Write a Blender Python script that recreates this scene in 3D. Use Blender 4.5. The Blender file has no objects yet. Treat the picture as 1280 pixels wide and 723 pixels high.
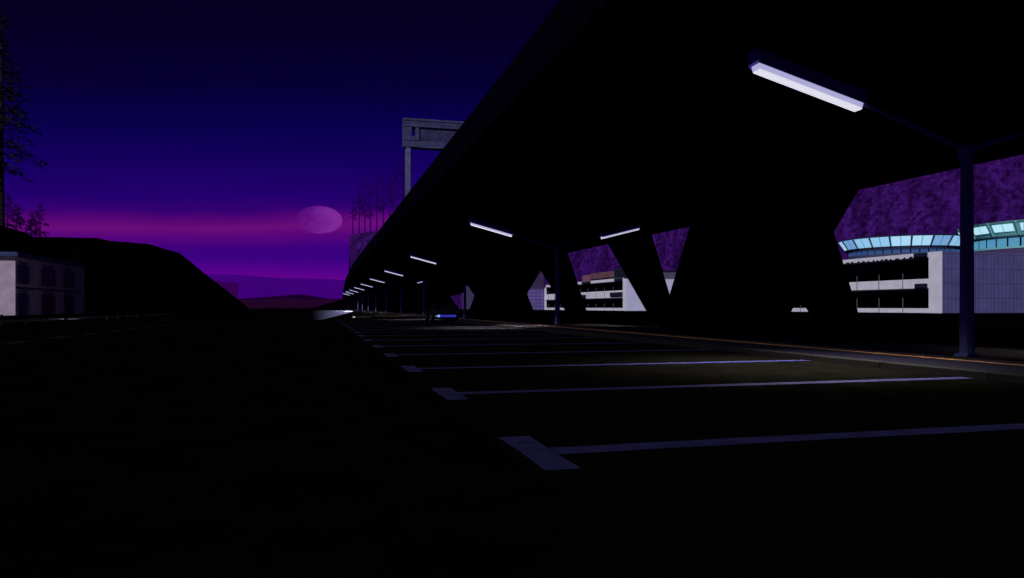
import bpy, bmesh, math, random
from math import sin, cos, pi, radians, sqrt
from mathutils import Vector, noise

random.seed(7)
scene = bpy.context.scene
COL = scene.collection

# ------------------------------------------------------------------ camera maths
F, CX, HY = 914.0, 640.0, 384.0          # focal length in photo pixels, centre column, horizon row
ALPHA = math.atan(242.0 / F)
CA, SA = cos(ALPHA), sin(ALPHA)
EYE = 1.0                                # eye height over the road

def at_depth(x, y, d):
    """Point seen at photo pixel (x, y) at a distance d along the view axis."""
    xc = (x - CX) / F * d
    return Vector((xc * CA + d * SA, d * CA - xc * SA, EYE + (HY - y) / F * d))

def at_plane(x, y, Y):
    """X and Z of the point seen at photo pixel (x, y) on the cross-section plane Y."""
    t = (x - CX) / F
    X = Y * (t * CA + SA) / (CA - t * SA)
    d = X * SA + Y * CA
    return X, EYE + (HY - y) / F * d

# ------------------------------------------------------------------ materials
MATS = {}
def mat(name, col, rough=0.85, spec=0.15, noise_amt=0.0, noise_scale=3.0, metal=0.0, emit=None, estr=0.0,
        col2=None, bump=0.0, detail=5.0):
    if name in MATS:
        return MATS[name]
    m = bpy.data.materials.new(name); m.use_nodes = True
    nt = m.node_tree; b = nt.nodes['Principled BSDF']
    b.inputs['Roughness'].default_value = rough
    b.inputs['Specular IOR Level'].default_value = spec
    b.inputs['Metallic'].default_value = metal
    b.inputs['Base Color'].default_value = (*col, 1)
    if noise_amt > 0 or col2 is not None:
        tc = nt.nodes.new('ShaderNodeTexCoord')
        nz = nt.nodes.new('ShaderNodeTexNoise'); nz.inputs['Scale'].default_value = noise_scale
        nz.inputs['Detail'].default_value = detail; nz.inputs['Roughness'].default_value = 0.65
        nt.links.new(tc.outputs['Object'], nz.inputs['Vector'])
        r = nt.nodes.new('ShaderNodeValToRGB')
        c2 = col2 if col2 is not None else tuple(c * (1 - noise_amt) for c in col)
        r.color_ramp.elements[0].position = 0.36; r.color_ramp.elements[0].color = (*c2, 1)
        r.color_ramp.elements[1].position = 0.64; r.color_ramp.elements[1].color = (*col, 1)
        nt.links.new(nz.outputs['Fac'], r.inputs['Fac'])
        nt.links.new(r.outputs['Color'], b.inputs['Base Color'])
        if bump > 0:
            bp = nt.nodes.new('ShaderNodeBump'); bp.inputs['Strength'].default_value = bump
            nt.links.new(nz.outputs['Fac'], bp.inputs['Height'])
            nt.links.new(bp.outputs['Normal'], b.inputs['Normal'])
    if emit is not None:
        b.inputs['Emission Color'].default_value = (*emit, 1)
        b.inputs['Emission Strength'].default_value = estr
    MATS[name] = m
    return m

def brick_mat(name, c1, c2, mortar, scale, bw, rh, mortar_size=0.02, axis='XZ', offset=0.5):
    if name in MATS:
        return MATS[name]
    m = bpy.data.materials.new(name); m.use_nodes = True
    nt = m.node_tree; b = nt.nodes['Principled BSDF']
    b.inputs['Roughness'].default_value = 0.9; b.inputs['Specular IOR Level'].default_value = 0.1
    tc = nt.nodes.new('ShaderNodeTexCoord'); sx = nt.nodes.new('ShaderNodeSeparateXYZ'); cb = nt.nodes.new('ShaderNodeCombineXYZ')
    nt.links.new(tc.outputs['Object'], sx.inputs[0])
    nt.links.new(sx.outputs[axis[0]], cb.inputs[0]); nt.links.new(sx.outputs[axis[1]], cb.inputs[1])
    br = nt.nodes.new('ShaderNodeTexBrick')
    br.offset = offset
    br.inputs['Color1'].default_value = (*c1, 1); br.inputs['Color2'].default_value = (*c2, 1)
    br.inputs['Mortar'].default_value = (*mortar, 1)
    br.inputs['Scale'].default_value = scale; br.inputs['Brick Width'].default_value = bw
    br.inputs['Row Height'].default_value = rh; br.inputs['Mortar Size'].default_value = mortar_size
    nt.links.new(cb.outputs[0], br.inputs['Vector'])
    nz = nt.nodes.new('ShaderNodeTexNoise'); nz.inputs['Scale'].default_value = 0.35; nz.inputs['Detail'].default_value = 6
    nt.links.new(tc.outputs['Object'], nz.inputs['Vector'])
    mr = nt.nodes.new('ShaderNodeMapRange'); mr.inputs['From Min'].default_value = .3; mr.inputs['From Max'].default_value = .7
    mr.inputs['To Min'].default_value = .78; mr.inputs['To Max'].default_value = 1.08
    nt.links.new(nz.outputs['Fac'], mr.inputs['Value'])
    mx = nt.nodes.new('ShaderNodeMix'); mx.data_type = 'RGBA'; mx.blend_type = 'MULTIPLY'; mx.inputs[0].default_value = 1
    nt.links.new(br.outputs['Color'], mx.inputs[6]); nt.links.new(mr.outputs[0], mx.inputs[7])
    nt.links.new(mx.outputs[2], b.inputs['Base Color'])
    MATS[name] = m
    return m

asphalt = mat('asphalt', (.0014, .0013, .0016), .95, .0, .6, 1.3, detail=9)
bay_asphalt = mat('bay_asphalt', (.0019, .0018, .0015), .95, .0, .5, 1.7, detail=9)
earth = mat('earth', (.0010, .0008, .0011), 1, 0, .5, .05)
bay_paint = mat('bay_paint', (.0135, .0128, .056), .9, .05, .45, 5.0, detail=8)
lane_paint = mat('lane_paint', (.011, .010, .019), .9, .05, .6, 4.0)
kerb_stone = mat('kerb_stone', (.0050, .0046, .0050), .9, .05, .4, 3.0)
path_navy = mat('path_navy', (.0004, .0003, .0040), .9, .05, .4, 2.0)
strip_orange = mat('strip_orange', (.16, .075, .032), .85, .1, .6, 2.0)
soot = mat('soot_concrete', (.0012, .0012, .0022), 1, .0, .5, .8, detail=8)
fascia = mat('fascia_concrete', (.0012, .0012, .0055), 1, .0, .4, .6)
brick_path = brick_mat('brick_path', (.0042, .0007, .0008), (.0022, .0006, .0007), (.0008, .0005, .0006), 1.0, .42, .20, .02, 'XY')
post_steel = mat('post_steel', (.12, .14, .40), .7, .1, .3, 6.0)
head_steel = mat('head_steel', (.17, .17, .62), .6, .2, .3, 6.0)
lens = mat('lens', (.8, .8, .85), .4, .0, emit=(.78, .77, .88), estr=.95)
lens_side = mat('lens_side', (.5, .5, .6), .4, .0, emit=(.42, .42, .68), estr=.95)
white_conc = mat('white_concrete', (.73, .73, .86), .9, .1, .16, .6, detail=9)
grid_clad = brick_mat('grid_cladding', (.100, .096, .270), (.088, .084, .245), (.058, .052, .15), 1.0, .80, 2.45, .07, 'XZ', 0.0)
grid_clad_far = brick_mat('far_grid_cladding', (.17, .13, .40), (.15, .115, .36), (.07, .05, .20), 1.0, 1.5, 1.2, .12, 'XZ', 0.0)
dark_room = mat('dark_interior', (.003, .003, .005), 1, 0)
navy_metal = mat('navy_metal', (.012, .014, .035), .8, .1, .3, 2.0)
mullion_steel = mat('mullion_steel', (.10, .10, .13), .8, .1)
pink_render = mat('pink_render', (.17, .075, .11), .9, .1, .25, .4)
violet_render = mat('violet_render', (.075, .055, .14), .9, .1, .2, .4)
lit_glass = mat('lit_glass', (.1, .2, .3), .3, .3, emit=(.25, .50, .74), estr=1.0)
lit_glass_soft = mat('lit_glass_soft', (.1, .2, .3), .3, .3, emit=(.36, .62, .80), estr=1.0)
lit_glass_deep = mat('lit_glass_deep', (.1, .2, .3), .3, .3, emit=(.15, .32, .58), estr=1.0)
lit_glass_pale = mat('lit_glass_pale', (.1, .2, .3), .3, .3, emit=(.44, .74, .86), estr=1.0)
dim_glass = mat('dim_glass', (.02, .03, .06), .25, .4, emit=(.022, .055, .17), estr=1.0)
mid_glass = mat('mid_glass', (.02, .05, .08), .25, .4, emit=(.07, .26, .42), estr=1.0)
white_glass = mat('white_glass', (.2, .2, .2), .3, .3, emit=(.62, .58, .70), estr=1.0)
mint_frame = mat('mint_frame', (.22, .55, .58), .7, .2, .15, 1.0)
slate_frame = mat('slate_frame', (.05, .07, .14), .7, .2, .2, 1.0)
plaster = mat('plaster', (.45, .37, .48), .95, .05, .3, .9, detail=9)
house_trim = mat('house_trim', (.045, .06, .16), .8, .1, .2, 2.0)
shutter = mat('shutter', (.035, .045, .20), .8, .1, .3, 4.0)
house_glass = mat('house_glass', (.006, .007, .02), .3, .3)
gantry_grey = mat('gantry_grey', (.062, .063, .175), .85, .1, .45, 2.2, detail=8)
gantry_dark = mat('gantry_dark', (.046, .047, .135), .9, .1, .6, 2.0, detail=8)
gantry_pole = mat('gantry_pole', (.115, .114, .24), .8, .1, .4, 3.0)
hill_black = mat('hill_black', (.0008, .0005, .0005), 1, 0, .75, .12, detail=9)
cliff = mat('cliff_violet', (.056, .010, .165), 1, 0, col2=(.011, .001, .032), noise_scale=.75, bump=.6, detail=14)
nt = cliff.node_tree; b_ = nt.nodes['Principled BSDF']; lk = b_.inputs['Base Color'].links[0]; src = lk.from_socket
tc = nt.nodes.new('ShaderNodeTexCoord'); mp = nt.nodes.new('ShaderNodeMapping'); mp.inputs['Scale'].default_value = (.22, .22, .05)
nz = nt.nodes.new('ShaderNodeTexNoise'); nz.inputs['Scale'].default_value = 1.0; nz.inputs['Detail'].default_value = 7
nt.links.new(tc.outputs['Object'], mp.inputs[0]); nt.links.new(mp.outputs[0], nz.inputs['Vector'])
mr = nt.nodes.new('ShaderNodeMapRange'); mr.inputs['From Min'].default_value = .33; mr.inputs['From Max'].default_value = .67
mr.inputs['To Min'].default_value = .45; mr.inputs['To Max'].default_value = 1.35; nt.links.new(nz.outputs['Fac'], mr.inputs['Value'])
mx = nt.nodes.new('ShaderNodeMix'); mx.data_type = 'RGBA'; mx.blend_type = 'MULTIPLY'; mx.inputs[0].default_value = 1
nt.links.new(src, mx.inputs[6]); nt.links.new(mr.outputs[0], mx.inputs[7]); nt.links.new(mx.outputs[2], b_.inputs['Base Color'])
far_violet = mat('far_violet', (.076, .0, .29), 1, 0, col2=(.064, 0, .265), noise_scale=.002)  # part of the distant haze is mixed into this violet
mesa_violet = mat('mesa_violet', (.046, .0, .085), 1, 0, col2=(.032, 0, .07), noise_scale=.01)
low_violet = mat('low_violet', (.010, .0, .018), 1, 0, .3, .01)
plain_maroon = mat('plain_maroon', (.034, .004, .030), 1, 0, col2=(.020, .003, .022), noise_scale=.004)
bark_dark = mat('bark_dark', (.026, .024, .030), 1, 0, .6, 2.0)
leaf_dark = mat('leaf_dark', (.016, .015, .024), 1, 0, .6, 1.5)
bark_violet = mat('bark_violet', (.046, .001, .18), 1, 0, .3, .3)
leaf_violet = mat('leaf_violet', (.058, .001, .235), 1, 0, .35, .2)
leaf_violet_near = mat('leaf_violet_near', (.05, .002, .14), 1, 0, .4, .5)
rail_steel = mat('rail_steel', (.002, .002, .004), .8, .1, .4, 3.0)
rail_post = mat('rail_post', (.004, .004, .008), .8, .1, .4, 3.0)
car_black = mat('car_paint', (.0010, .0010, .0030), .6, .02)
rubber = mat('rubber', (.001, .001, .001), .9, .05)
car_glass = mat('car_glass', (.001, .001, .002), .25, .05)
rim_metal = mat('rim_metal', (.03, .03, .04), .5, .3)
blue_lit = mat('blue_lit', (.02, .02, .2), .4, .2, emit=(.018, .017, .28), estr=1.0)
ice_lit = mat('ice_lit', (.2, .3, .4), .4, .2, emit=(.16, .22, .70), estr=1.0)
green_lit = mat('green_lit', (.2, .3, .2), .4, .2, emit=(.10, .16, .12), estr=1.0)
red_lens = mat('red_lens', (.012, .001, .002), .4, .2)
cap_white = mat('cap_white', (.75, .72, .68), .7, .2)
stop_conc = mat('stop_concrete', (.02, .018, .016), .9, .1, .3, 4.0)
bulb_white = mat('bulb_white', (.8, .8, .8), .4, .2, emit=(.6, .6, .66), estr=1.2)

# ------------------------------------------------------------------ mesh builder
class MB:
    def __init__(self):
        self.v = []; self.f = []
    def box(self, x0, x1, y0, y1, z0, z1):
        n = len(self.v)
        self.v += [(x0,y0,z0),(x1,y0,z0),(x1,y1,z0),(x0,y1,z0),(x0,y0,z1),(x1,y0,z1),(x1,y1,z1),(x0,y1,z1)]
        self.f += [[n+i for i in q] for q in ((0,3,2,1),(4,5,6,7),(0,1,5,4),(1,2,6,5),(2,3,7,6),(3,0,4,7))]
        return self
    def quad(self, a, b, c, d):
        n = len(self.v); self.v += [tuple(a), tuple(b), tuple(c), tuple(d)]; self.f.append([n,n+1,n+2,n+3]); return self
    def prism(self, poly, y0, y1):
        """polygon in XZ extruded along Y"""
        n = len(self.v); k = len(poly)
        self.v += [(p[0], y0, p[1]) for p in poly] + [(p[0], y1, p[1]) for p in poly]
        self.f.append([n+i for i in range(k)]); self.f.append([n+k+i for i in reversed(range(k))])
        for i in range(k):
            j = (i+1) % k
            self.f.append([n+j, n+i, n+k+i, n+k+j])
        return self
    def prism_x(self, poly, x0, x1):
        """polygon in YZ extruded along X"""
        n = len(self.v); k = len(poly)
        self.v += [(x0, p[0], p[1]) for p in poly] + [(x1, p[0], p[1]) for p in poly]
        self.f.append([n+i for i in reversed(range(k))]); self.f.append([n+k+i for i in range(k)])
        for i in range(k):
            j = (i+1) % k
            self.f.append([n+i, n+j, n+k+j, n+k+i])
        return self
    def tube(self, pts, rads, seg=8, cap=True):
        n0 = len(self.v); pts = [Vector(p) for p in pts]
        for i, p in enumerate(pts):
            t = (pts[min(i+1, len(pts)-1)] - pts[max(i-1, 0)]).normalized()
            u = t.orthogonal().normalized() if abs(t.z) > .9 else t.cross(Vector((0,0,1))).normalized()
            w = t.cross(u)
            for s in range(seg):
                a = 2*pi*s/seg
                self.v.append(tuple(p + (u*cos(a) + w*sin(a))*rads[i]))
        for i in range(len(pts)-1):
            for s in range(seg):
                a = n0+i*seg+s; b = n0+i*seg+(s+1) % seg
                self.f.append([a, b, b+seg, a+seg])
        if cap:
            self.f.append([n0+s for s in reversed(range(seg))])
            m = n0+(len(pts)-1)*seg; self.f.append([m+s for s in range(seg)])
        return self
    def build(self, name, material, parent=None, bevel=0.0, smooth=False):
        me = bpy.data.meshes.new(name); me.from_pydata(self.v, [], self.f)
        bm = bmesh.new(); bm.from_mesh(me)
        big = [f for f in bm.faces if len(f.verts) > 4]
        if big: bmesh.ops.triangulate(bm, faces=big)
        bmesh.ops.recalc_face_normals(bm, faces=bm.faces)
        if bevel > 0:
            bmesh.ops.bevel(bm, geom=[e for e in bm.edges if len(e.link_faces) == 2 and e.calc_face_angle(0) > .5],
                            offset=bevel, segments=2, affect='EDGES', clamp_overlap=True)
        if smooth:
            for f in bm.faces: f.smooth = True
        bm.to_mesh(me); bm.free()
        me.materials.append(material)
        o = bpy.data.objects.new(name, me); COL.objects.link(o)
        if parent: o.parent = parent
        return o

def tag(o, label=None, cat=None, group=None, kind=None):
    if label: o['label'] = label
    if cat: o['category'] = cat
    if group: o['group'] = group
    if kind: o['kind'] = kind
    return o
def empty(name, loc, label, cat, group=None, rz=0):
    o = bpy.data.objects.new(name, None); COL.objects.link(o)
    o.location = loc; o.rotation_euler = (0, 0, rz)
    return tag(o, label, cat, group)
def copy_tree(o, parent=None):
    c = o.copy(); COL.objects.link(c); c.parent = parent
    for ch in list(o.children): copy_tree(ch, c)
    return c
def structure(o): o['kind'] = 'structure'; return o

# ------------------------------------------------------------------ ground, road, parking
g = MB(); R = 13000
g.quad((-R,-R,-.02),(R,-R,-.02),(R,R,-.02),(-R,R,-.02)); structure(g.build('ground', earth))
structure(MB().quad((-16.6,-60,0),(1.25,-60,0),(1.25,420,0),(-16.6,420,0)).build('road', asphalt))
structure(MB().quad((1.25,-60,.004),(8.85,-60,.004),(8.85,300,.004),(1.25,300,.004)).build('parking_area', bay_asphalt))
structure(MB().quad((14.6,-60,0),(60,-60,0),(60,420,0),(14.6,420,0)).build('back_road', asphalt))
k = MB()
y = -20.0
while y < 300:
    k.box(8.85, 9.10, y, y+1.985, -.02, .10); y += 2.0
structure(k.build('kerb', kerb_stone, bevel=.012))
structure(MB().box(9.104, 10.46, -20, 300, -.02, .098).build('footpath', path_navy))
structure(MB().box(10.464, 10.56, -20, 300, -.02, .104).build('edge_strip', strip_orange))
structure(MB().box(10.564, 14.2, -20, 300, -.02, .098).build('brick_pavement', brick_path))
k = MB(); y = -20.0
while y < 300:
    k.box(14.204, 14.40, y, y+2.96, -.02, .105); y += 3.0
structure(k.build('kerb', kerb_stone, bevel=.012))
structure(MB().box(-30, -17.3, -20, 300, -.02, .10).build('footpath', mat('verge_paving', (.006,.006,.010), 1, 0, .4, 1.0)))
structure(MB().box(-17.3, -17.05, -20, 300, -.02, .12).build('kerb', kerb_stone))

def worn_bar(mb, x0, x1, y0, y1, z, step=.35):
    """painted bar with slightly uneven edges"""
    lx = (x1-x0) >= (y1-y0)
    L = (x1-x0) if lx else (y1-y0); n = max(2, int(L/step))
    a, b = (y0, y1) if lx else (x0, x1)
    base = len(mb.v)
    for i in range(n+1):
        t = i/n; p = (x0 if lx else y0) + t*L
        e0 = a + random.uniform(-.009,.009); e1 = b + random.uniform(-.009,.009)
        if lx: mb.v += [(p, e0, z), (p, e1, z)]
        else: mb.v += [(e0, p, z), (e1, p, z)]
    for i in range(n):
        q = base+2*i; mb.f.append([q, q+2, q+3, q+1])
for i in range(17):
    Y = 4.8 + 3.48*i
    mb = MB(); worn_bar(mb, 1.33, 1.565, Y-.57, Y+.60, .010); worn_bar(mb, 1.565, 8.80, Y-.12, Y+.11, .010)
    o = structure(mb.build('parking_line', bay_paint)); o['group'] = 'painted bay markings'
for i in range(14):
    Y = 16.0 + 3.4*i
    mb = MB(); worn_bar(mb, -8.33, -8.08, Y, Y+1.45, .006)
    o = structure(mb.build('lane_line', lane_paint)); o['group'] = 'lane dashes on the road'
# pool of light on the far road, painted into the colour, fading left
pool_mat = bpy.data.materials.new('painted_light_pool'); pool_mat.use_nodes = True
nt = pool_mat.node_tree; b = nt.nodes['Principled BSDF']; b.inputs['Roughness'].default_value = .9; b.inputs['Specular IOR Level'].default_value = .0
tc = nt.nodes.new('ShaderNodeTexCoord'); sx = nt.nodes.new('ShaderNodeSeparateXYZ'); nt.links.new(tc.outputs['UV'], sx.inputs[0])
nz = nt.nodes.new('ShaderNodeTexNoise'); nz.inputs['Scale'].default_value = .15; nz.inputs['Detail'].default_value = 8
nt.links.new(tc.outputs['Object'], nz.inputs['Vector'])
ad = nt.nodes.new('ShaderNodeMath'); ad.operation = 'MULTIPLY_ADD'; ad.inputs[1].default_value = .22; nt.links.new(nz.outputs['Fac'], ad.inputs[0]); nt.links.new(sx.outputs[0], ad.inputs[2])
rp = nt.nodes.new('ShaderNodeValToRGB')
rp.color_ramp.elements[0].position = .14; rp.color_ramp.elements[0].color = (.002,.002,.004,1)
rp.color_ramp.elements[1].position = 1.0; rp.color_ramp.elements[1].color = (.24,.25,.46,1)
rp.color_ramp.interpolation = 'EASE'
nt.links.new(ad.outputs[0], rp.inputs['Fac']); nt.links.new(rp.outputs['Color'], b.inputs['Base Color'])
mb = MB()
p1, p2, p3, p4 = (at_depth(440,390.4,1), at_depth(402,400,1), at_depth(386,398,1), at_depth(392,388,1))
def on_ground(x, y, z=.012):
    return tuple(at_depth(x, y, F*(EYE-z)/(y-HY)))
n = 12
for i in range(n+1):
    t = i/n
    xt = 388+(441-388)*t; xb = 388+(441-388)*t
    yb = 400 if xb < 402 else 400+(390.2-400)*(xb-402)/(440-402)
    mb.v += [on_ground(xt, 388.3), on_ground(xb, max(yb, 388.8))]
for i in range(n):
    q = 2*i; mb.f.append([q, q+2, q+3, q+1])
o = structure(mb.build('lit_road_patch', pool_mat))
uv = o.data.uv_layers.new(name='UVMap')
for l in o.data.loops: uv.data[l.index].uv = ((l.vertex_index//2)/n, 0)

# ------------------------------------------------------------------ viaduct
def shift(Y):
    pts = [(-1e4,0),(105,0),(165,1.0),(233,2.9),(350,6.2),(480,10.2),(1e4,300)]
    for (a, va), (b_, vb) in zip(pts, pts[1:]):
        if Y <= b_: return va + (vb-va)*(Y-a)/(b_-a)
XL, XR, ZB, ZT = 4.75, 23.2, 6.2, 7.24
via = empty('road_viaduct', (14, 40, 0), 'long black raised concrete roadway running overhead into the distance', 'viaduct')
VO = Vector((14, 40, 0))
def sweep(prof, ys, y_edges=True):
    mb = MB(); k = len(prof)
    for Y in ys:
        s = shift(Y)
        mb.v += [(p[0]+s-VO.x, Y-VO.y, p[1]) for p in prof]
    for i in range(len(ys)-1):
        for j in range(k):
            a = i*k+j; b_ = i*k+(j+1) % k
            mb.f.append([a, b_, b_+k, a+k])
    mb.f.append(list(range(k))); mb.f.append([(len(ys)-1)*k+j for j in reversed(range(k))])
    return mb
YS = [-30,0,30,60,90,105,120,135,150,165,185,210,233,260,290,320,350,400,440,480]
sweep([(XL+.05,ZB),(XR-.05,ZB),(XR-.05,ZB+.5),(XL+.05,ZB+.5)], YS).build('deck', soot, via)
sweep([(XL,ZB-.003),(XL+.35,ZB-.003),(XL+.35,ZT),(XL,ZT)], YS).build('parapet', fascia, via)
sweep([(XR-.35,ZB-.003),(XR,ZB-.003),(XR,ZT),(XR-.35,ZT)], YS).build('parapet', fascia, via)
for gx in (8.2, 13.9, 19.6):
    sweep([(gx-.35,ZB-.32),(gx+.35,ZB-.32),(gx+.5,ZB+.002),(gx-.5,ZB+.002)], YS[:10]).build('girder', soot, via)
def pier(poly_px, Y, T, name='pier'):
    """poly_px: (x, y, face) with face 0 = near face at Y, 1 = far face at Y+T; y None = ground, 'top' = soffit"""
    P = []
    for x, y, fc in poly_px:
        Yp = Y + T*fc
        X, Z = at_plane(x, HY if not isinstance(y, (int, float)) else y, Yp)
        if y is None: Z = -.02
        if y == 'top': Z = ZB + .1
        P.append((X-VO.x, Z))
    return MB().prism(P, Y-VO.y, Y+T-VO.y).build(name, soot, via, bevel=.03)
# the wide near pier, with a narrow arch between its feet
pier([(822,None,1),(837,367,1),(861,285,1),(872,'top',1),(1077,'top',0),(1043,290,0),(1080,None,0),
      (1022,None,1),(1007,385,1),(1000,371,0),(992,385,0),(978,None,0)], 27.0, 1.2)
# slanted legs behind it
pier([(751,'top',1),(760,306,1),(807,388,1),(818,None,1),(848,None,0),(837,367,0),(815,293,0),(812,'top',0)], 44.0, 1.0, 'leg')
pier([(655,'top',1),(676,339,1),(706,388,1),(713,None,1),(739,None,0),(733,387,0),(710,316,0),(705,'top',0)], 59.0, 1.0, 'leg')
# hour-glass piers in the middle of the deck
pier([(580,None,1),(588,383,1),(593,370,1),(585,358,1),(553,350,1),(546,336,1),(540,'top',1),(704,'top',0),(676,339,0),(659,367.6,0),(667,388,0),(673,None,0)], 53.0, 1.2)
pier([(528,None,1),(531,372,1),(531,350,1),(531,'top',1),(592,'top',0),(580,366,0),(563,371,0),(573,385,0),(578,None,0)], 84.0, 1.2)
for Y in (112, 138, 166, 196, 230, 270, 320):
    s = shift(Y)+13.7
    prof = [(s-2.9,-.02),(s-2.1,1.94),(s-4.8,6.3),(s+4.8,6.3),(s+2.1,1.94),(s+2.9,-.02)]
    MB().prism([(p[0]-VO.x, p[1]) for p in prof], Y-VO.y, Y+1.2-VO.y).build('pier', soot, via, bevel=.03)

# ------------------------------------------------------------------ double-arm strip lamps
SC = 0.9
LX, LZT = 11.39, EYE + 3.13*SC
def arm_z(dx): return LZT + .06 + .285*abs(dx)
def make_lamp():
    root = empty('street_lamp', (LX, 0, .1), 'x', 'street lamp', 'double-armed strip lamps under the viaduct')
    z0 = .1
    mb = MB(); mb.tube([(0,0,0),(0,0,LZT-z0)], [.125,.105], 10); mb.build('pole', post_steel, root)
    mb = MB(); mb.box(-.15,.15,-.15,.15,0,.03); mb.box(-.135,.135,-.135,.135,.03,.06); mb.build('base_plate', post_steel, root, bevel=.01)
    MB().tube([(0,0,LZT-z0-.12),(0,0,LZT-z0+.1)], [.14,.14], 12).build('cap', post_steel, root)
    for s in (-1, 1):
        a = MB(); p0 = (0,0,LZT-z0+.02); xe = 2.45; p1 = (s*xe,0,arm_z(xe)-z0+.03)
        a.tube([p0,p1],[.05,.042],8); a.build('arm', post_steel, root)
        x0, x1 = 2.34, 4.34; w = .17
        def Zb(x): return 1.0 + (3.40 + (x-2.32)*.255) - z0
        h = MB(); n0 = 0
        # housing: trapezoid cap over the lens, open below
        pr = [(-w,0.0),(-w,.20),(-w*.6,.26),(w*.6,.26),(w,.20),(w,0.0),(w-.02,0.0),(w-.02,.05),(-w+.02,.05),(-w+.02,0.0)]
        k = len(pr)
        for x in (x0-.03, x1+.05):
            h.v += [(s*x, p[0], Zb(x)+.09+p[1]) for p in pr]
        for j in range(k):
            h.f.append([j, (j+1) % k, k+(j+1) % k, k+j])
        h.f.append(list(range(k))); h.f.append([k+j for j in reversed(range(k))])
        hd = h.build('lamp_head', head_steel, root)
        for nm, pr, mt in (('lens', [(-.105,.022),(-.085,.0),(.085,.0),(.105,.022)], lens),
                           ('lens_side', [(-w+.025,.125),(-.106,.0225),(.106,.0225),(w-.025,.125)], lens_side)):
            l = MB(); k = len(pr)
            for x in (x0, x1):
                l.v += [(s*x, p[0], Zb(x)+p[1]) for p in pr]
            for j in range(k):
                l.f.append([j, (j+1) % k, k+(j+1) % k, k+j])
            l.f.append(list(range(k))); l.f.append([k+j for j in reversed(range(k))])
            l.build(nm, mt, hd)
    return root
names = ['nearest strip lamp, its thick pole standing before the violet gridded facade',
         'double-armed strip lamp with its pole before the slanted concrete legs, both heads lit',
         'third double-armed strip lamp from the front, pole beside the hourglass pier']
proto = make_lamp()
LAMPS = []
for i in range(10):
    o = proto if i == 0 else copy_tree(proto)
    Y = 11.92*SC + 26.17*SC*i
    o.location = (LX, Y, .1)
    ordn = ['', '', '', 'fourth', 'fifth', 'sixth', 'seventh', 'eighth', 'ninth', 'farthest']
    o['label'] = names[i] if i < 3 else ('farthest tiny strip lamp in the row under the viaduct' if i == 9 else
                 '%s strip lamp from the front in the row under the viaduct' % ordn[i])
    for s in (-1, 1):
        if i > 5 and s > 0: continue
        L = bpy.data.lights.new('strip_light', 'SPOT'); L.energy = 11000 if s < 0 else 1800; L.color = (1, .93, .80)
        L.spot_size = radians(88); L.spot_blend = 1.0; L.shadow_soft_size = .35
        lo = bpy.data.objects.new('strip_light', L); COL.objects.link(lo)
        lo.parent = o; lo.rotation_euler = (0, -s*radians(8), 0); lo.location = (s*3.0, 0, 1.0+3.40+.26-.1-.12)

# ------------------------------------------------------------------ sign gantry on the deck
YG = 46.3
ga = empty('sign_gantry', (5.17, YG, ZT-.5), 'weathered grey sign gantry on a post above the viaduct edge', 'sign gantry')
def G(mb, x0,x1,y0,y1,z0,z1): mb.box(x0-5.17,x1-5.17,y0,y1,z0-(ZT-.5),z1-(ZT-.5))
zt, zb = EYE+11.95, EYE+10.12
mb = MB(); G(mb,5.17,21.8,0,.75,zt-.16,zt); G(mb,5.20,21.8,.04,.71,zt-.34,zt-.163); G(mb,5.17,21.8,0,.70,zt-.55,zt-.343); mb.build('top_beam', gantry_grey, ga, bevel=.02)
mb = MB(); G(mb,5.173,21.8,.05,.70,zb,zb+.42); mb.build('bottom_beam', gantry_grey, ga, bevel=.02)
mb = MB(); G(mb,5.18,5.72,.03,.72,zb+.423,zt-.553); mb.build('end_post', gantry_grey, ga, bevel=.02)
mb = MB(); G(mb,5.95,6.2,.03,.68,zb+.423,zt-.553); G(mb,5.723,5.947,.04,.66,zb+.423,zb+.72); mb.build('stile', gantry_grey, ga, bevel=.02)
mb = MB(); G(mb,6.203,21.6,.12,.60,zb+.423,zt-.553); mb.build('sign_panel', gantry_dark, ga)
for k_ in range(9):
    mb = MB(); G(mb, 6.25+1.55*k_+.1, 6.25+1.55*k_+1.2, -.28, .30, zb-.07, zb-.02); mb.build('sign_light', gantry_pole, ga, bevel=.01)
mb = MB(); G(mb,5.34,5.66,.1,.5,ZT-.5,zb-.003); mb.build('pole', gantry_pole, ga, bevel=.02)
mb = MB(); G(mb,21.2,21.55,.1,.5,ZT-.5,zb-.003); mb.build('pole', gantry_pole, ga, bevel=.02)

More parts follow.
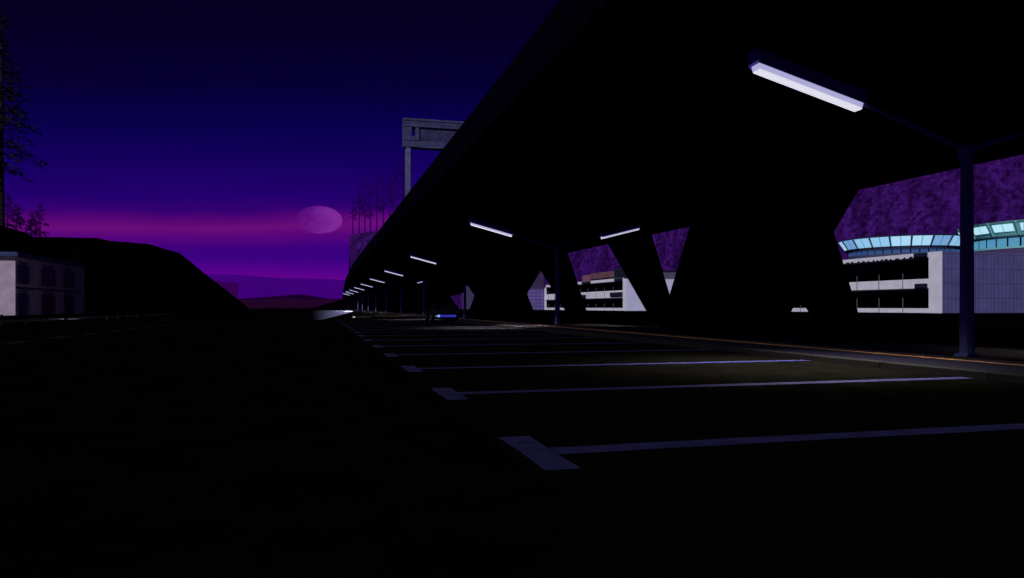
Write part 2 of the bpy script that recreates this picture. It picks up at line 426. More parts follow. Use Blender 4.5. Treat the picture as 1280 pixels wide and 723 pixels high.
# ------------------------------------------------------------------ car park building (right)
def level_building(name, label, X, Y0, Y1, depth, floors, ztop, side_mat, strip, step, flip=False, side_len=None):
    """front facing -X from Y0 (near corner) to Y1, near side facing -Y"""
    root = empty(name, (X, Y0, 0), label, 'building')
    side = side_len or depth
    H = ztop
    mb = MB(); mb.box(0, side, 0, .4, -.02, H); mb.build('side_wall', side_mat, root)
    mb = MB(); mb.box(-.02, .45, -.003, strip, -.02, H+.02); mb.build('corner_wall', white_conc, root)
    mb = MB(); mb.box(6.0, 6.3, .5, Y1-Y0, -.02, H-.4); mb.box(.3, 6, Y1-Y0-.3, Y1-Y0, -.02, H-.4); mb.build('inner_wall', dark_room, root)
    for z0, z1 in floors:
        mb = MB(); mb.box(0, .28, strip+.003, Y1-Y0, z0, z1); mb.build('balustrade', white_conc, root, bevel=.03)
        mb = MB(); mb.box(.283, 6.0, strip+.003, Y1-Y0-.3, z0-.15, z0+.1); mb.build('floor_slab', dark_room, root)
        mb = MB(); mb.box(.05, .25, strip+.003, Y1-Y0, z0-.22, z0-.003); mb.build('ledge', navy_metal, root)
    mb = MB(); mb.box(.5, side, .43, Y1-Y0, H-.5, H-.2); mb.build('roof', navy_metal, root)
    y = strip + step
    n = 0
    while y < Y1-Y0-1 and n < 14:
        mb = MB(); mb.prism_x([(y-.07,-.02),(y+.07,-.02),(y+.07,floors[1][0]-1.55),(y-.07,floors[1][0]-1.55)], -.05, .02); mb.build('post', mullion_steel, root)
        mb = MB(); mb.prism_x([(y-.07,floors[1][0]),(y+.07,floors[1][0]),(y+.07,floors[1][1]+1.1),(y-.07,floors[1][1]+1.1)], -.05, .02); mb.build('post', mullion_steel, root); y += step; n += 1
    return root
b1 = level_building('car_park', 'white three level car park with open decks and violet gridded side wall', 98.6, 98.0, 152.0, 26,
                    [(-.02, .78), (4.15, 5.75), (9.35, 10.15)], 10.15, grid_clad, 2.3, 5.6, side_len=34)
for z0, z1, y0, y1 in ((9.5, 10.12, 2.5, 5.2), (4.25, 4.95, 2.5, 5.0)):
    MB().box(-.35, -.02, y0, y1, z0, z1).build('dark_panel', navy_metal, b1, bevel=.03)
# scalloped shadow-gap fringe under the top deck
top = []; y = 2.6
while y < 52:
    w = random.uniform(.3, .9); top += [(y, 9.36), (y+.05, 9.42+random.uniform(.06,.26)), (y+w, 9.42+random.uniform(.06,.26)), (y+w+.05, 9.36)]; y += w+.1+random.uniform(.2,.9)
mb = MB().prism_x([(2.5, 9.30)] + [(p[0], p[1]) for p in top] + [(53, 9.30)], -.05, -.012)
mb.build('fringe', navy_metal, b1)

b2 = level_building('car_park', 'smaller white car park with three open decks seen between slanted legs', 78.6, 180.0, 249.7, 20,
                    [(-.02, .75), (3.5, 5.5), (8.0, 8.8)], 8.55, mat('pale_cladding', (.60,.60,.88), .9, .1, .12, .5), 1.2, 6.5, side_len=30)
for z0, z1, y0, y1 in ((8.1, 8.75, 1.3, 6.5), (3.9, 5.0, 1.3, 9.5), (3.7, 4.7, 29, 40), (8.1,8.75,25,32)):
    MB().box(-.35, -.02, y0, y1, z0, z1).build('dark_panel', navy_metal, b2, bevel=.03)
# upper structures set on the second car park's roof
rb = empty('roof_house', (80, 188.6, 8.05), 'low pinkish flat roofed block set back on the smaller car park', 'building')
MB().box(.3, 9, 0, 20.5, 0, 1.3).build('wall', violet_render, rb)
MB().box(0, 9.4, .1, 20.8, 1.3, 3.1).build('roof', pink_render, rb, bevel=.05)
MB().box(-.3, 4, 20.9, 26.5, .05, 2.75).build('annex', mat('rose_render', (.24,.10,.155), .9, .1, .2, .5), rb, bevel=.05)
ub = empty('stair_tower', (79, 180.4, 8.05), 'dark box shaped stair tower on the roof corner of the smaller car park', 'tower')
MB().box(0, 5, 0, 7.6, 0, 3.0).build('wall', navy_metal, ub)
MB().box(-.15, 5.15, -.15, 7.75, 3.0, 3.25).build('roof', mat('tower_cap', (.03,.03,.05), .9, .1, .2, .5), ub)
ub2 = empty('plant_room', (87, 182, 8.05), 'grey violet plant room on the smaller car park roof, seen through the narrow V gap', 'plant room')
MB().box(0, 14, 0, 8, 0, 2.6).build('wall', mat('grey_violet_render', (.11,.09,.17), .9, .1, .25, .5), ub2)
MB().box(-.2, 14.2, -.2, 8.2, 2.6, 2.9).build('roof', navy_metal, ub2)

ob = empty('office_block', (60, 250, 0), 'violet gridded block with a tall darker upper storey behind the lamp pole', 'building')
MB().box(0, 18.2, 0, 22, -.02, 7.9).build('wall', grid_clad_far, ob)
MB().box(2, 18.0, .3, 20, 7.9, 20).build('upper_storey', mat('upper_violet', (.055,.035,.11), .9, .1, .2, .3), ob)
MB().box(-.2, 18.25, -.12, 22.2, 7.6, 7.9).build('coping', violet_render, ob)
MB().box(18.203, 18.9, -.2, .8, -.02, 7.9).build('corner_pier', white_conc, ob)
ob2 = empty('office_block', (61.8, 300, 0), 'narrow dim violet block glimpsed left of the hourglass pier', 'building')
MB().box(0, 13, 0, 20, -.02, 15).build('wall', mat('dim_grid', (.075,.055,.16), .9, .1, .2, .3), ob2)
MB().box(-.3, 13.3, -.3, 20.3, 15, 15.6).build('roof', navy_metal, ob2)

# ------------------------------------------------------------------ round glazed pavilions
def pavilion(label, cx, cy, z0, r0, z1, r1, z2, frame, glass_fn, drum_fn, n, split, h_arc=(0, 2*pi)):
    root = empty('glass_pavilion', (cx, cy, z0), label, 'pavilion', 'round glass pavilions behind the car park')
    def ring(r, a, z): return (r*cos(a), r*sin(a), z-z0)
    N = 96
    def band(rlo, zlo, rhi, zhi, th, nm, m):
        mb = MB()
        for i in range(N):
            a = 2*pi*i/N
            mb.v += [ring(rlo,a,zlo), ring(rhi,a,zhi), ring(rhi-th,a,zhi), ring(rlo-th,a,zlo)]
        for i in range(N):
            p = 4*i; q = 4*((i+1) % N)
            for j in range(4):
                mb.f.append([p+j, q+j, q+(j+1) % 4, p+(j+1) % 4])
        return mb.build(nm, m, root)
    band(r0+.2, z0-2.5, r0+.2, z0-.103, .5, 'plinth', violet_render)
    # drum below
    band(r0+.15, z0-.1, r0+.15, z0+.25, .5, 'sill', frame)
    band(r0+.35, z1-.28, r0+.55, z1+.05, .8, 'cornice', slate_frame)
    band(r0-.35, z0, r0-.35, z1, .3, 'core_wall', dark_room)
    nd = n*2
    for i in range(nd):
        a0 = 2*pi*i/nd+.012; a1 = 2*pi*(i+1)/nd-.012
        mb = MB(); mb.quad(ring(r0,a0,z0+.253), ring(r0,a1,z0+.253), ring(r0,a1,z1-.29), ring(r0,a0,z1-.29))
        mb.quad(ring(r0-.06,a0,z0+.253), ring(r0-.06,a1,z0+.253), ring(r0-.06,a1,z1-.29), ring(r0-.06,a0,z1-.29))
        mb.build('drum_window', drum_fn(i), root)
    # flared glazed crown
    rl, rh = r0+.6, r1
    band(rl, z1+.06, rl+(rh-rl)*.12, z1+.06+(z2-z1)*.10, .35, 'lower_rim', frame)
    band(rl+(rh-rl)*.86, z1+(z2-z1)*.88, rh, z2, .35, 'upper_rim', frame)
    mb = MB()
    for i in range(N):
        mb.v.append(ring(rh-.2, 2*pi*i/N, z2-.02))
    mb.f.append(list(range(N))); mb.build('roof', slate_frame, root)
    def P(t, a, off=0): return ring(rl+(rh-rl)*t-off, a, z1+.06+(z2-z1-.06)*t)
    for i in range(n):
        a0 = 2*pi*i/n; a1 = 2*pi*(i+1)/n; g_ = .075 if split else .028
        segs = 4
        fr = MB()
        for s in range(segs):
            b0 = a0+(a1-a0)*s/segs; b1_ = a0+(a1-a0)*(s+1)/segs
            fr.quad(P(.05,b0,.14), P(.05,b1_,.14), P(.95,b1_,.14), P(.95,b0,.14))
        fr.build('panel', frame, root)
        w0 = a0+g_*.5; w1 = a1-g_*.5
        halves = [(w0,(w0+w1)/2-.004),((w0+w1)/2+.004,w1)]
        for (u0,u1) in halves:
            mb = MB()
            for s in range(3):
                b0 = u0+(u1-u0)*s/3; b1_ = u0+(u1-u0)*(s+1)/3
                lo, hi = (.30,.80) if split else (.10,.90)
                mb.quad(P(lo,b0,.0), P(lo,b1_,.0), P(hi,b1_,.0), P(hi,b0,.0))
            mb.build('window', glass_fn(i), root)
        # thicker rib between panels
        rb_ = MB(); rb_.tube([P(.05,a0,-.05),P(.95,a0,-.05)], [.13,.2], 5); rb_.build('rib', slate_frame if not split else frame, root)
    return root
c1 = at_depth(1129, 322, 147); zA = c1.z
pavilion('wide round glass pavilion with flared pale blue crown left of the nearest lamp pole', c1.x, c1.y, zA, 10.0,
         EYE+(HY-309.5)/F*138, 12.0, EYE+(HY-293.5)/F*136, slate_frame, lambda i: (lit_glass, lit_glass_soft, lit_glass, lit_glass_deep, lit_glass_soft)[(i*7) % 5], lambda i: dim_glass, 20, False)
c2 = at_depth(1318, 306, 150); 
pavilion('taller round pavilion with mint green frame and bright windows right of the nearest lamp pole', c2.x, c2.y, EYE+(HY-307)/F*138, 15.0,
         EYE+(HY-291)/F*136, 17.2, EYE+(HY-270)/F*134, mint_frame, lambda i: lit_glass_pale, lambda i: (white_glass if i in (27, 28) else mid_glass), 20, True)

# ------------------------------------------------------------------ house on the left
ho = empty('house', (-26.0, 74.0, 0), 'two storey plastered house with three columns of shuttered windows', 'house')
HL, HW, HH = 19.8, 12.0, 5.45
mb = MB(); mb.box(-HW, -.25, 0, .25, -.02, HH); mb.build('front_wall', plaster, ho)
mb = MB(); mb.box(-.25, 0, 0.003, HL, -.02, HH); mb.build('side_wall', plaster, ho)
mb = MB(); mb.box(-HW, -.25, HL-.25, HL, -.02, HH); mb.box(-HW, -HW+.25, .25, HL-.25, -.02, HH); mb.build('back_wall', plaster, ho)
mb = MB(); mb.box(-HW-.4, .40, -.40, HL+.45, HH, HH+.14); mb.box(-HW-.25, .28, -.28, HL+.3, HH+.14, HH+.42); mb.build('roof', house_trim, ho, bevel=.03)
MB().box(.003, .06, .05, HL-1.3, 2.62, 2.80).build('string_course', navy_metal, ho)
wy = []
for (xa, xb) in ((24.5, 32.5), (54.5, 65.5), (82, 90)):
    dd = [914*26/(CA*(398-x)) for x in (xa, xb)]
    wy.append([(d - (-26)*SA)/CA - 74.0 for d in dd])
for (ya, yb) in wy:
    for (z0, z1) in ((3.15, 4.75), (.12, 2.2)):
        w = MB(); w.box(-.03, .05, ya-.12, ya, z0-.1, z1+.12); w.box(-.03, .05, yb, yb+.12, z0-.1, z1+.12)
        w.box(-.03, .05, ya+.003, yb-.003, z1, z1+.12); w.box(-.03, .08, ya+.003, yb-.003, z0-.1, z0)
        wf = w.build('window', shutter, ho)
        MB().box(-.02, .012, ya+.003, yb-.003, z0+.003, z1-.003).build('pane', house_glass, wf)
        m = MB(); m.box(.013, .045, (ya+yb)/2-.04, (ya+yb)/2+.04, z0+.003, z1-.003)
        m.box(.013, .04, ya+.003, (ya+yb)/2-.043, (z0+z1)/2, (z0+z1)/2+.06); m.build('glazing_bar', shutter, wf)
        s = MB()
        for q in range(int((z1-z0)/.16)):
            s.box(.052, .085, ya-.75, ya-.13, z0+q*.16, z0+q*.16+.11)
            s.box(.052, .085, yb+.13, yb+.75, z0+q*.16, z0+q*.16+.11)
        s.build('shutter', shutter, wf)
        MB().box(.003, .10, ya-.3, yb+.3, z1+.2, z1+.34).build('lintel', shutter, wf)

# guard rail along the far side of the road
gr = empty('guard_rail', (-16.3, 24, 0), 'low dark steel guard rail along the road before the house', 'guard rail')
mb = MB(); mb.prism([(.02,.30),(.05,.36),(.02,.42),(.05,.48),(.02,.54),(-.02,.54),(-.02,.30)], 0, 60); mb.build('beam', rail_steel, gr)
for i in range(18):
    MB().box(-.10, -.023, .6+3.35*i, .74+3.35*i, -.02, .60).build('post', rail_post, gr)
gl = empty('garden_light', (at_depth(82.5, 395, 56).x, at_depth(82.5, 395, 56).y, 0), 'tiny white lit globe on a short stem near the house', 'lamp')
MB().tube([(0,0,0),(0,0,.26)], [.04,.035], 8).build('stem', rail_steel, gl)
me = bpy.data.meshes.new('globe'); bm = bmesh.new(); bmesh.ops.create_uvsphere(bm, u_segments=12, v_segments=8, radius=.075); bm.to_mesh(me); bm.free()
me.materials.append(bulb_white); o = bpy.data.objects.new('globe', me); COL.objects.link(o); o.parent = gl; o.location = (0,0,.32)

L = bpy.data.lights.new('globe_light', 'POINT'); L.energy = 480; L.color = (1, .84, .90); L.shadow_soft_size = .08
lo = bpy.data.objects.new('globe_light', L); COL.objects.link(lo); lo.parent = gl; lo.location = (0, 0, .55)
# wheel stop far down the bays
p = on_ground(441, 397.4, 0)
ws = empty('wheel_stop', p, 'low concrete wheel stop with one bright white end far down the bays', 'wheel stop')
MB().prism_x([(-.09,0),(.09,0),(.06,.12),(-.06,.12)], .22, 1.6).build('bar', stop_conc, ws, bevel=.01)
MB().prism_x([(-.095,0),(.095,0),(.065,.125),(-.065,.125)], 0, .217).build('end_cap', cap_white, ws, bevel=.01)

# low dark car with a lit blue light strip
cx_, _ = at_plane(558, 396, 48.0)
car = empty('parked_car', (cx_, 48.0, .004), 'low black car with a glowing blue light strip across its tail', 'car')
side = [(0,.28),(.02,.62),(.12,.80),(.75,.86),(1.35,1.22),(2.45,1.24),(3.15,.88),(4.05,.74),(4.22,.50),(4.22,.25),(3.75,.2),(.45,.2)]
mb = MB(); k = len(side)
for x in (-.88, -.80, .80, .88):
    for (yy, zz) in side:
        tz = zz if abs(x) < .85 else min(zz, .80)-.0
        xx = x*(1 - .22*max(0, zz-.85)/.4)
        mb.v.append((xx, yy+(.05 if abs(x) > .85 else 0), tz if abs(x) < .85 else min(zz,.84)))
for i in range(3):
    for j in range(k):
        a = i*k+j; b_ = i*k+(j+1) % k; mb.f.append([a, b_, b_+k, a+k])
mb.f.append(list(range(k))); mb.f.append([3*k+j for j in reversed(range(k))])
mb.build('body', car_black, car)
MB().quad((-.60,.74,.885),(.60,.74,.885),(.52,1.30,1.215),(-.52,1.30,1.215)).build('rear_window', car_glass, car)
for sx_ in (-.80, .80):
    for yy in (.85, 3.45):
        t_ = MB().tube([(sx_-.1,yy,.31),(sx_+.1,yy,.31)], [.31,.31], 20).build('wheel', rubber, car)
        MB().tube([(sx_-.105,yy,.31),(sx_+.105,yy,.31)], [.19,.19], 14).build('rim', rim_metal, t_)
MB().box(-.42, .66, -.03, .015, .33, .47).build('light_strip', blue_lit, car, bevel=.02)
MB().box(-.60, -.425, -.03, .015, .32, .48).build('light_strip', ice_lit, car, bevel=.02)
MB().box(-.72, -.62, -.03, .015, .36, .43).build('indicator', green_lit, car, bevel=.01)
MB().box(-.82, -.55, -.02, .015, .58, .70).build('tail_light', red_lens, car, bevel=.01)
MB().box(.55, .82, -.02, .015, .58, .70).build('tail_light', red_lens, car, bevel=.01)

# ------------------------------------------------------------------ hills and far land
def ridge(name, pts, front, back, material, fdir=None, nz_amp=.6, nz_scale=.06, rows_f=9, rows_b=5, steep=1.0, sub=6, base=-.05):
    """pts: crest points (Vector). Slopes fall to the ground in front (towards the camera) and behind."""
    P = []
    for a, b_ in zip(pts, pts[1:]):
        for i in range(sub): P.append(a.lerp(b_, i/sub))
    P.append(pts[-1])
    rows = [-(1 - i/rows_f) for i in range(rows_f)] + [i/rows_b for i in range(rows_b+1)]
    mb = MB(); W = len(rows)
    for p in P:
        d = Vector((-p.x, -p.y, 0)).normalized() if fdir is None else fdir
        for t in rows:
            off = d*(-t*front) if t < 0 else d*(-t*back)
            hfrac = (1-abs(t))**steep if t < 0 else (1-t)
            q = Vector((p.x, p.y, 0)) + off
            z = base + (p.z-base)*hfrac
            nv = noise.noise(Vector((q.x*nz_scale, q.y*nz_scale, z*nz_scale)))*nz_amp
            nv += noise.noise(Vector((q.x*nz_scale*3, q.y*nz_scale*3, 7)))*nz_amp*.4
            if 0 < abs(t) < 1 or t == 0:
                w = 1 if t else .35
                z += nv*w; q += d*nv*w
            mb.v.append((q.x, q.y, max(z, base)))
    for i in range(len(P)-1):
        for j in range(W-1):
            a = i*W+j; mb.f.append([a, a+1, a+W+1, a+W])
    return structure(mb.build(name, material, smooth=False))
hp = [(-160,262,135),(-60,272,135),(0,281,132),(18,286,131),(34,291,130),(38,296,130),(80,297,129),(122,298,128),(136,301,128),(185,305,126),(224,316,124),(262,346,121),(312,386.5,118)]
ridge('hill', [at_depth(*p) for p in hp], 30, 60, hill_black, nz_amp=.5, nz_scale=.1)
cr = [(300,-140,75),(262,-30,84),(222,60,92),(186,150,95),(152,225,90),(122,290,78),(92,350,62),(62,420,54),(44,460,50)]
end = at_depth(437, 295, 500); pe = at_depth(437.5, 296, 498)
ridge('cliff', [Vector(c) for c in cr] + [Vector((end.x+4, end.y-14, end.z+.4)), end, Vector((pe.x-1.5, pe.y+4, 2))], 34, 90, cliff, nz_amp=2.2, nz_scale=.05, rows_f=14, steep=.55, sub=8)
ridge('bank', [at_depth(*p) for p in ((384,387.3,290),(405,381,290),(428,374.5,290),(445,371,292),(480,352,294),(540,338,296),(552,352,296),(573,386.6,296))], 20, 40, mat('bank_black', (.0009,.0005,.0012), 1, 0, .5, .2), nz_amp=.25, nz_scale=.1)
# far plain rising behind the road
mb = MB(); n = 24
rows = [(390,387.1),(700,385.2),(1300,380.5),(2200,377),(3300,374.6)]
for d, yy in rows:
    for i in range(n+1):
        x = -900 + 1900*i/n
        pnt = at_depth(x, yy + .25*noise.noise(Vector((i*.7, d*.01, 0))), d); mb.v.append(tuple(pnt))
for r in range(len(rows)-1):
    for i in range(n):
        a = r*(n+1)+i; mb.f.append([a, a+1, a+n+2, a+n+1])
structure(mb.build('plain', plain_maroon))
ridge('far_hill', [at_depth(*p) for p in ((-300,373.5,3500),(300,373.6,3500),(330,371.8,3500),(352,369.6,3500),(375,368,3500),(390,370,3500),(410,373.6,3500),(700,374,3500))], 80, 300, low_violet, nz_amp=2, nz_scale=.01)
ridge('mesa', [at_depth(*p) for p in ((120,352,5200),(262,351.5,5200),(276,352.5,5200),(285,353.5,5200),(296.5,354,5200),(297.5,356,5200),(294,362,5200),(297,374,5200))], 120, 600, mesa_violet, nz_amp=6, nz_scale=.01)
ridge('mountain', [at_depth(*p) for p in ((-1400,300,8000),(-500,325,8000),(0,338,8000),(180,342,8000),(262,343,8000),(290,343.5,8000),(318,345.5,8000),(350,348,8000),(365,347.5,8000),(400,348.6,8000),(440,350.5,8000),(600,354,8000),(1000,352,8000))], 1500, 2000, far_violet, nz_amp=14, nz_scale=.0025, sub=8)

# ------------------------------------------------------------------ trees
def conifer(label, base, H, R, crown_from, n_limbs, lm, bm_, group=None, seed=1, leaf=.45, droop=.35, dens=14, trunk_r=None, lean=0, pw=.8):
    rnd = random.Random(seed)
    root = empty('conifer_tree', base, label, 'tree', group)
    tr = trunk_r or H*.014
    tp = []
    for i in range(9):
        t = i/8; tp.append((lean*t*t*H + rnd.uniform(-.1,.1)*tr*2*t, rnd.uniform(-.1,.1)*tr*2*t, H*t - 1.0*(i == 0)))
    mb = MB(); mb.tube(tp, [tr*(1-.93*i/8) for i in range(9)], 8)
    cr_ = MB()
    for i in range(n_limbs):
        t = crown_from + (1-crown_from)*((i+rnd.random())/n_limbs)
        rel = (t-crown_from)/(1-crown_from)
        prof = (1-rel)**pw*(.45+.55*min(1, rel*5+.3))
        L = R*prof*rnd.uniform(.55, 1.08)+.02*R
        az = rnd.uniform(0, 2*pi); dz = -droop*L*rnd.uniform(.5, 1.3)
        z = H*t; s = Vector((lean*t*t*H, 0, z)); e = s + Vector((cos(az)*L, sin(az)*L, dz)); m_ = s.lerp(e, .5) + Vector((0,0,.10*L))
        mb.tube([s, m_, e], [max(.025, tr*.22*(1-rel*.7)), max(.018, tr*.13), .012], 4, cap=False)
        nl = max(3, int(dens*L/R*1.0)+2)
        for q in range(nl):
            u = .18 + .82*(q+rnd.random())/nl
            c = (s.lerp(m_, u*2) if u < .5 else m_.lerp(e, u*2-1))
            c = c + Vector((rnd.gauss(0,1), rnd.gauss(0,1), rnd.gauss(-.3,.5)))*leaf*.45
            # a spray: three narrow blades hanging from the limb
            for _ in range(3):
                a2 = az + rnd.gauss(0, .9); ll = leaf*rnd.uniform(.6, 1.5)
                dirv = Vector((cos(a2), sin(a2), -rnd.uniform(.0, .9))).normalized()*ll
                sd = dirv.cross(Vector((rnd.uniform(-1,1), rnd.uniform(-1,1), 1))).normalized()*ll*.16
                cr_.quad(c-sd*.4, c+dirv*.5-sd, c+dirv, c+dirv*.5+sd)
    mb.build('trunk', bm_, root); cr_.build('crown', lm, root)
    return root
conifer('tall dark conifer with sparse drooping limbs on the hill at the left edge', at_depth(1, 284, 133), 39.5, 10.6, .25, 128, leaf_dark, bark_dark, seed=5, leaf=.8, droop=.22, dens=19, trunk_r=.66, pw=1.3, lean=.0006)
for i, (x, yb, d, h, R_, lab) in enumerate(((9,288,190,10.5,2.6,'small violet conifer close beside the tall tree trunk on the hill'),
                                      (21,289,195,7.5,2.6,'short bushy violet conifer second from the tall tree on the hill'),
                                      (39,298,190,7.0,1.9,'low violet conifer on the hill left of the crooked bare topped one'),
                                      (50,299,190,9.6,2.3,'violet conifer with a crooked bare top, rightmost on the hill'))):
    bp = at_depth(x, yb, d)
    conifer(lab, bp, h, R_, .12, 34, leaf_violet_near, bark_violet, 'violet conifers on the left hill', 20+i, .62, .25, 12, .17, lean=.006*(i-1))
wood = [(441,296,500,30,.010),(449,296,498,44,.012),(456,295,494,41,.010),(463,294,490,38,-.006),(471,292,486,46,.004),(479,288,480,40,.0),(487,282,474,38,.006),(495,276,468,42,.004),(503,270,462,40,0)]
wl = ['bare leaning violet pine, leftmost on the far cliff', 'tall violet pine second from the left on the far cliff', 'violet pine third from the left on the far cliff',
      'violet pine fourth from the left on the far cliff', 'violet pine fifth from the left on the far cliff', 'violet pine sixth from the left on the far cliff',
      'violet pine seventh from the left on the far cliff', 'violet pine just left of the gantry post on the far cliff', 'rightmost violet pine on the far cliff behind the gantry post']
for i, (x, yb, d, h, ln) in enumerate(wood):
    conifer(wl[i], at_depth(x, yb+3, d), h, 2.2 if i == 0 else 5.0, .45 if i == 0 else .36, 18 if i == 0 else 40, leaf_violet, bark_violet, 'pines on the far cliff', 40+i, 1.1, .2, 8, .52, lean=ln*.5)

# ------------------------------------------------------------------ moon
mo = bpy.data.materials.new('moon_glow'); mo.use_nodes = True
nt = mo.node_tree; nt.nodes.clear()
out = nt.nodes.new('ShaderNodeOutputMaterial'); em = nt.nodes.new('ShaderNodeEmission')
tc = nt.nodes.new('ShaderNodeTexCoord'); nz = nt.nodes.new('ShaderNodeTexNoise'); nz.inputs['Scale'].default_value = 1.6; nz.inputs['Detail'].default_value = 6
nz.inputs['Distortion'].default_value = .4
nt.links.new(tc.outputs['Object'], nz.inputs['Vector'])
sx = nt.nodes.new('ShaderNodeSeparateXYZ'); nt.links.new(tc.outputs['Object'], sx.inputs[0])
ad = nt.nodes.new('ShaderNodeMath'); ad.operation = 'MULTIPLY_ADD'; ad.inputs[1].default_value = .26; nt.links.new(sx.outputs[0], ad.inputs[0]); nt.links.new(nz.outputs['Fac'], ad.inputs[2])
rp = nt.nodes.new('ShaderNodeValToRGB')
rp.color_ramp.elements[0].position = .30; rp.color_ramp.elements[0].color = (.130,.006,.245,1)
rp.color_ramp.elements[1].position = .68; rp.color_ramp.elements[1].color = (.225,.026,.34,1)
nt.links.new(ad.outputs[0], rp.inputs['Fac']); nt.links.new(rp.outputs['Color'], em.inputs['Color'])
tr = nt.nodes.new('ShaderNodeBsdfTransparent'); mxs = nt.nodes.new('ShaderNodeMixShader')
gx = nt.nodes.new('ShaderNodeMapRange'); gx.inputs['From Min'].default_value = -1; gx.inputs['From Max'].default_value = .75; gx.inputs['To Min'].default_value = .12; gx.inputs['To Max'].default_value = .72
nt.links.new(sx.outputs[0], gx.inputs['Value']); nt.links.new(gx.outputs[0], mxs.inputs[0])
nt.links.new(tr.outputs[0], mxs.inputs[1]); nt.links.new(em.outputs[0], mxs.inputs[2]); nt.links.new(mxs.outputs[0], out.inputs['Surface'])
me = bpy.data.meshes.new('moon'); bm = bmesh.new(); bmesh.ops.create_uvsphere(bm, u_segments=48, v_segments=24, radius=1.0)
for f in bm.faces: f.smooth = True
bm.to_mesh(me); bm.free(); me.materials.append(mo)
moon = bpy.data.objects.new('moon', me); COL.objects.link(moon)
DM = 15000
moon.location = at_depth(399, 275, DM); moon.scale = (28/F*DM, 28/F*DM, 17/F*DM); moon.rotation_euler = (0, 0, -ALPHA)
tag(moon, 'large dim violet full moon low in the pink band of the sky', 'moon')

# ------------------------------------------------------------------ haze
hz = MB(); hz.box(-12500, 12500, -12500, 12500, -1.1, 620)
hm = bpy.data.materials.new('haze'); hm.use_nodes = True
nt = hm.node_tree; nt.nodes.clear(); out = nt.nodes.new('ShaderNodeOutputMaterial'); pv = nt.nodes.new('ShaderNodeVolumePrincipled')
pv.inputs['Color'].default_value = (.34, .02, .95, 1); pv.inputs['Density'].default_value = .000013
nt.links.new(pv.outputs[0], out.inputs['Volume'])
o = hz.build('haze', hm); o['kind'] = 'stuff'

# ------------------------------------------------------------------ sky and added key light
w = bpy.data.worlds.new('World'); scene.world = w; w.use_nodes = True
nt = w.node_tree; bg = nt.nodes['Background']
tc = nt.nodes.new('ShaderNodeTexCoord'); sx = nt.nodes.new('ShaderNodeSeparateXYZ')
nt.links.new(tc.outputs['Generated'], sx.inputs[0])
# long thin streaks: noise stretched along the horizon shifts the elevation a little
mp = nt.nodes.new('ShaderNodeMapping'); mp.inputs['Scale'].default_value = (3.0, 3.0, 26.0)
nt.links.new(tc.outputs['Generated'], mp.inputs['Vector'])
nz = nt.nodes.new('ShaderNodeTexNoise'); nz.inputs['Scale'].default_value = 1.0; nz.inputs['Detail'].default_value = 4; nz.inputs['Roughness'].default_value = .5
nt.links.new(mp.outputs[0], nz.inputs['Vector'])
ma = nt.nodes.new('ShaderNodeMath'); ma.operation = 'MULTIPLY_ADD'; ma.inputs[1].default_value = .034; ma.inputs[2].default_value = -.017
nt.links.new(nz.outputs['Fac'], ma.inputs[0])
# the bands sink a little away from the afterglow's azimuth
dp = nt.nodes.new('ShaderNodeVectorMath'); dp.operation = 'DOT_PRODUCT'; dp.inputs[1].default_value = (SA, CA, 0)
nt.links.new(tc.outputs['Generated'], dp.inputs[0])
mxx = nt.nodes.new('ShaderNodeMath'); mxx.operation = 'MAXIMUM'; mxx.inputs[1].default_value = .55; nt.links.new(dp.outputs['Value'], mxx.inputs[0])
dv = nt.nodes.new('ShaderNodeMath'); dv.operation = 'DIVIDE'; nt.links.new(sx.outputs['Z'], dv.inputs[0]); nt.links.new(mxx.outputs[0], dv.inputs[1])
mz = nt.nodes.new('ShaderNodeMath'); mz.operation = 'ADD'; nt.links.new(dv.outputs[0], mz.inputs[0]); nt.links.new(ma.outputs[0], mz.inputs[1])
mr = nt.nodes.new('ShaderNodeMapRange'); mr.inputs['From Min'].default_value = -.1; mr.inputs['From Max'].default_value = .5
nt.links.new(mz.outputs[0], mr.inputs['Value'])
def zof(y): 
    t = (HY-y)/F
    return t
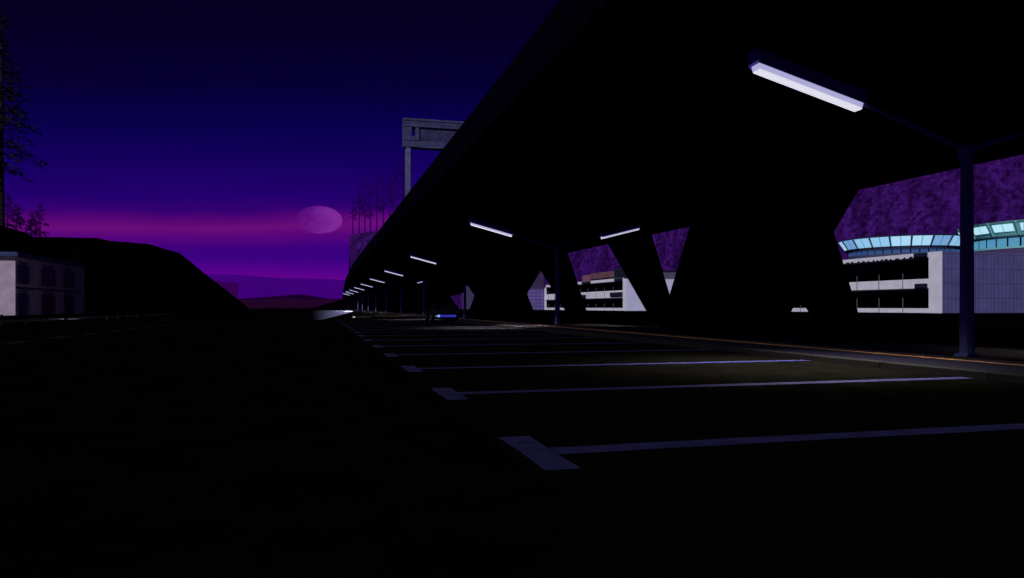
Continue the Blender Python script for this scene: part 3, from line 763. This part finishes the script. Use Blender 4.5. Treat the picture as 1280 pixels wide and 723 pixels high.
def lin(c): return tuple(((v/255+.055)/1.055)**2.4 if v > 10 else v/255/12.92 for v in c)
stops = [(-.1,(0,0,10)), (-.005,(0,0,12)), (.0,(92,0,120)), (zof(348),(104,0,140)), (zof(337),(82,0,138)), (zof(318),(52,0,126)), (zof(308),(60,0,122)), (zof(296),(88,4,122)),
         (zof(283),(106,14,120)), (zof(274),(94,8,116)), (zof(262),(50,0,110)), (zof(246),(30,0,107)), (zof(205),(12,0,91)), (zof(160),(1,0,74)), (zof(100),(0,0,44)), (zof(40),(0,0,28)), (.46,(0,0,20))]
rp = nt.nodes.new('ShaderNodeValToRGB'); els = rp.color_ramp.elements
for i, (z, c) in enumerate(stops):
    pos = (z+.1)/.6
    e = els[0] if i == 0 else (els[1] if i == 1 else els.new(pos))
    e.position = pos; e.color = (*lin(c), 1)
nt.links.new(mr.outputs[0], rp.inputs['Fac']); nt.links.new(rp.outputs['Color'], bg.inputs['Color'])
bg.inputs['Strength'].default_value = 1.0

sun = bpy.data.lights.new('added_key_light', 'SUN'); sun.energy = 2.75; sun.angle = radians(.5); sun.color = (1.0, .97, 1.0)
so = bpy.data.objects.new('added_key_light', sun); COL.objects.link(so)
so.rotation_euler = Vector((.588, .588, -.556)).to_track_quat('-Z', 'Y').to_euler()  # added key light from behind left, not from the moon's side; brightens the facades

# ------------------------------------------------------------------ camera and render
cam = bpy.data.cameras.new('camera'); cam.sensor_width = 36; cam.lens = 36*F/1280; cam.shift_y = (HY-361.5)/1280
cam.clip_start = .05; cam.clip_end = 40000
co = bpy.data.objects.new('camera', cam); COL.objects.link(co); co.location = (0, 0, EYE); co.rotation_euler = (pi/2, 0, -ALPHA)
scene.camera = co
scene.view_settings.view_transform = 'Standard'; scene.view_settings.look = 'None'
scene.view_settings.exposure = 0; scene.view_settings.gamma = 1; scene.view_settings.use_curve_mapping = False
scene.render.engine = 'CYCLES'
c = scene.cycles; c.max_bounces = 5; c.volume_bounces = 0; c.use_denoising = True; c.caustics_reflective = False; c.caustics_refractive = False
